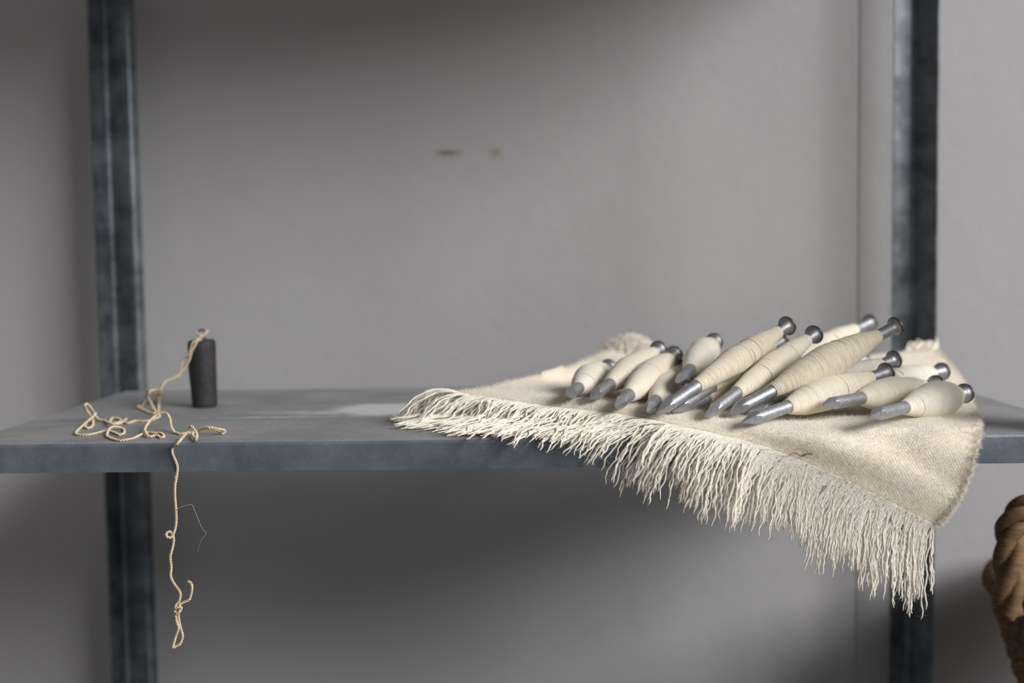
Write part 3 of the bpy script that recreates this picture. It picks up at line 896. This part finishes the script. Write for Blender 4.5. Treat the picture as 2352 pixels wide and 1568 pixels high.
for idx, (tp, tz, hp_, yb, yc_, roll, lab) in enumerate(NAILS):
    tip = atZ(tp[0], tp[1], tz)
    d = ray(*hp_); d = d / d[1]
    # depth of the head at the nail's length from the tip (far solution)
    bq = EYE - tip
    A, Bq, Cq = d.dot(d), 2 * d.dot(bq), bq.dot(bq) - NL * NL
    disc = Bq * Bq - 4 * A * Cq
    Yh = (-Bq + math.sqrt(max(disc, 0))) / (2 * A)
    head = EYE + d * Yh
    ax = Vector(head - tip).normalized()
    q = ax.to_track_quat('Z', 'Y') @ Quaternion((0, 0, 1), roll)
    t_ = empty('wound_nail', tuple(tip)); t_.rotation_mode = 'QUATERNION'; t_.rotation_quaternion = q
    tag(t_, lab, 'nail', 'yarn wound nails piled on the blanket')
    link('shank', ME_SH, M_steel, t_); link('point', ME_PT, M_steel, t_); link('head', ME_HD, M_head, t_)
    link('yarn', yarn_mesh(*yb, 100 + idx), M_yarn[yc_], t_)
    print('nail %d head %s len %.3f mid z %.4f' % (idx + 1, np.round(head, 3), np.linalg.norm(head - tip), (tip[2] + head[2]) / 2))

# ------------------------------------------------------------------ basket at the right
BC = np.array([0.597, 1.135, -0.363]); BH = 0.178; BR0, BR1 = 0.088, 0.141
basket = tag(empty('woven_basket', tuple(BC)), 'brown woven seagrass basket with a thick handle at the right edge', 'basket')


def rope_ring(z, R, r, lumps, ph0, squash=1.0):
    n = 220; a = np.linspace(0, 2 * math.pi, n)
    L = []
    for s in (0, math.pi):
        p = a * lumps + ph0 + s
        rad = R + r * .62 * np.cos(p)
        P = np.stack([rad * np.cos(a), rad * np.sin(a), z + r * .62 * np.sin(p) * squash], 1)
        L.append(tube(P, r * (.66 + .10 * np.sin(p * 2 + 1)), 7))
    return L


nrow = 10
for i in range(nrow):
    q = i / (nrow - 1)
    z = .009 + q * (BH - .018); R = BR0 + (BR1 - BR0) * q ** .8
    if i == nrow - 1: R += .004
    link('woven_row' if i < nrow - 1 else 'rim', tubes_mesh('row', rope_ring(z, R, .0105, 17 + i, i * 1.1)), M_grass, basket)
bm = bmesh.new(); bmesh.ops.create_cone(bm, cap_ends=True, segments=32, radius1=BR0, radius2=BR0 + .003, depth=.01)
for v_ in bm.verts: v_.co.z += .006
link('base', bm_mesh('base', bm), M_grass, basket)
# the handle: a thick arch of plaited seagrass on the near side of the rim
hc = atY(2388, 1338, 1.03) - BC
ar = []
hw_, hh_ = 0.0245, 0.066
for q in np.linspace(0, 1, 90):
    if q < .25: ar.append((-hw_ - .001, .004, -.03 + q / .25 * (.03 + hh_ - hw_)))
    elif q < .75:
        a = math.pi * (1 - (q - .25) / .5); ar.append((hw_ * math.cos(a), .004, hh_ - hw_ + hw_ * 1.05 * math.sin(a)))
    else: ar.append((hw_ + .001, .004, hh_ - hw_ - (q - .75) / .25 * (.03 + hh_ - hw_)))
ar = np.array(ar) + hc
T, N, B = frames(ar)
core = link('handle', tubes_mesh('handle', [tube(ar, .0085, 10)]), M_grass, basket)
for s in range(3):
    ph = np.arange(len(ar)) * .19 + s * 2 * math.pi / 3
    P = ar + (N * np.cos(ph)[:, None] + B * np.sin(ph)[:, None]) * .0072
    link('plait', tubes_mesh('plait', [tube(P, .0068, 8)]), M_grass, core)

# a plain stool carries the basket below the picture
stool = tag(empty('stool', (BC[0], BC[1], FLOOR_Z)), 'low round wooden stool under the basket', 'stool')
hs_ = BC[2] - FLOOR_Z
bm = bmesh.new(); bmesh.ops.create_cone(bm, cap_ends=True, segments=40, radius1=.118, radius2=.118, depth=.026)
for v_ in bm.verts: v_.co.z += hs_ - .013
bevel_edges = [e for e in bm.edges if abs(e.verts[0].co.z - e.verts[1].co.z) < 1e-6]
bmesh.ops.bevel(bm, geom=bevel_edges, offset=.004, segments=2, affect='EDGES')
link('seat', bm_mesh('seat', bm), M_wood, stool)
for a in (.5, 2.6, 4.7):
    P = np.array([(.075 * math.cos(a), .075 * math.sin(a), hs_ - .03), (.10 * math.cos(a), .10 * math.sin(a), .006)])
    link('leg', tubes_mesh('leg', [tube(np.linspace(P[0], P[1], 8), np.linspace(.014, .010, 8), 12)]), M_wood, stool)

# final tidy: unlabelled parts keep plain names; nothing is hidden from any ray
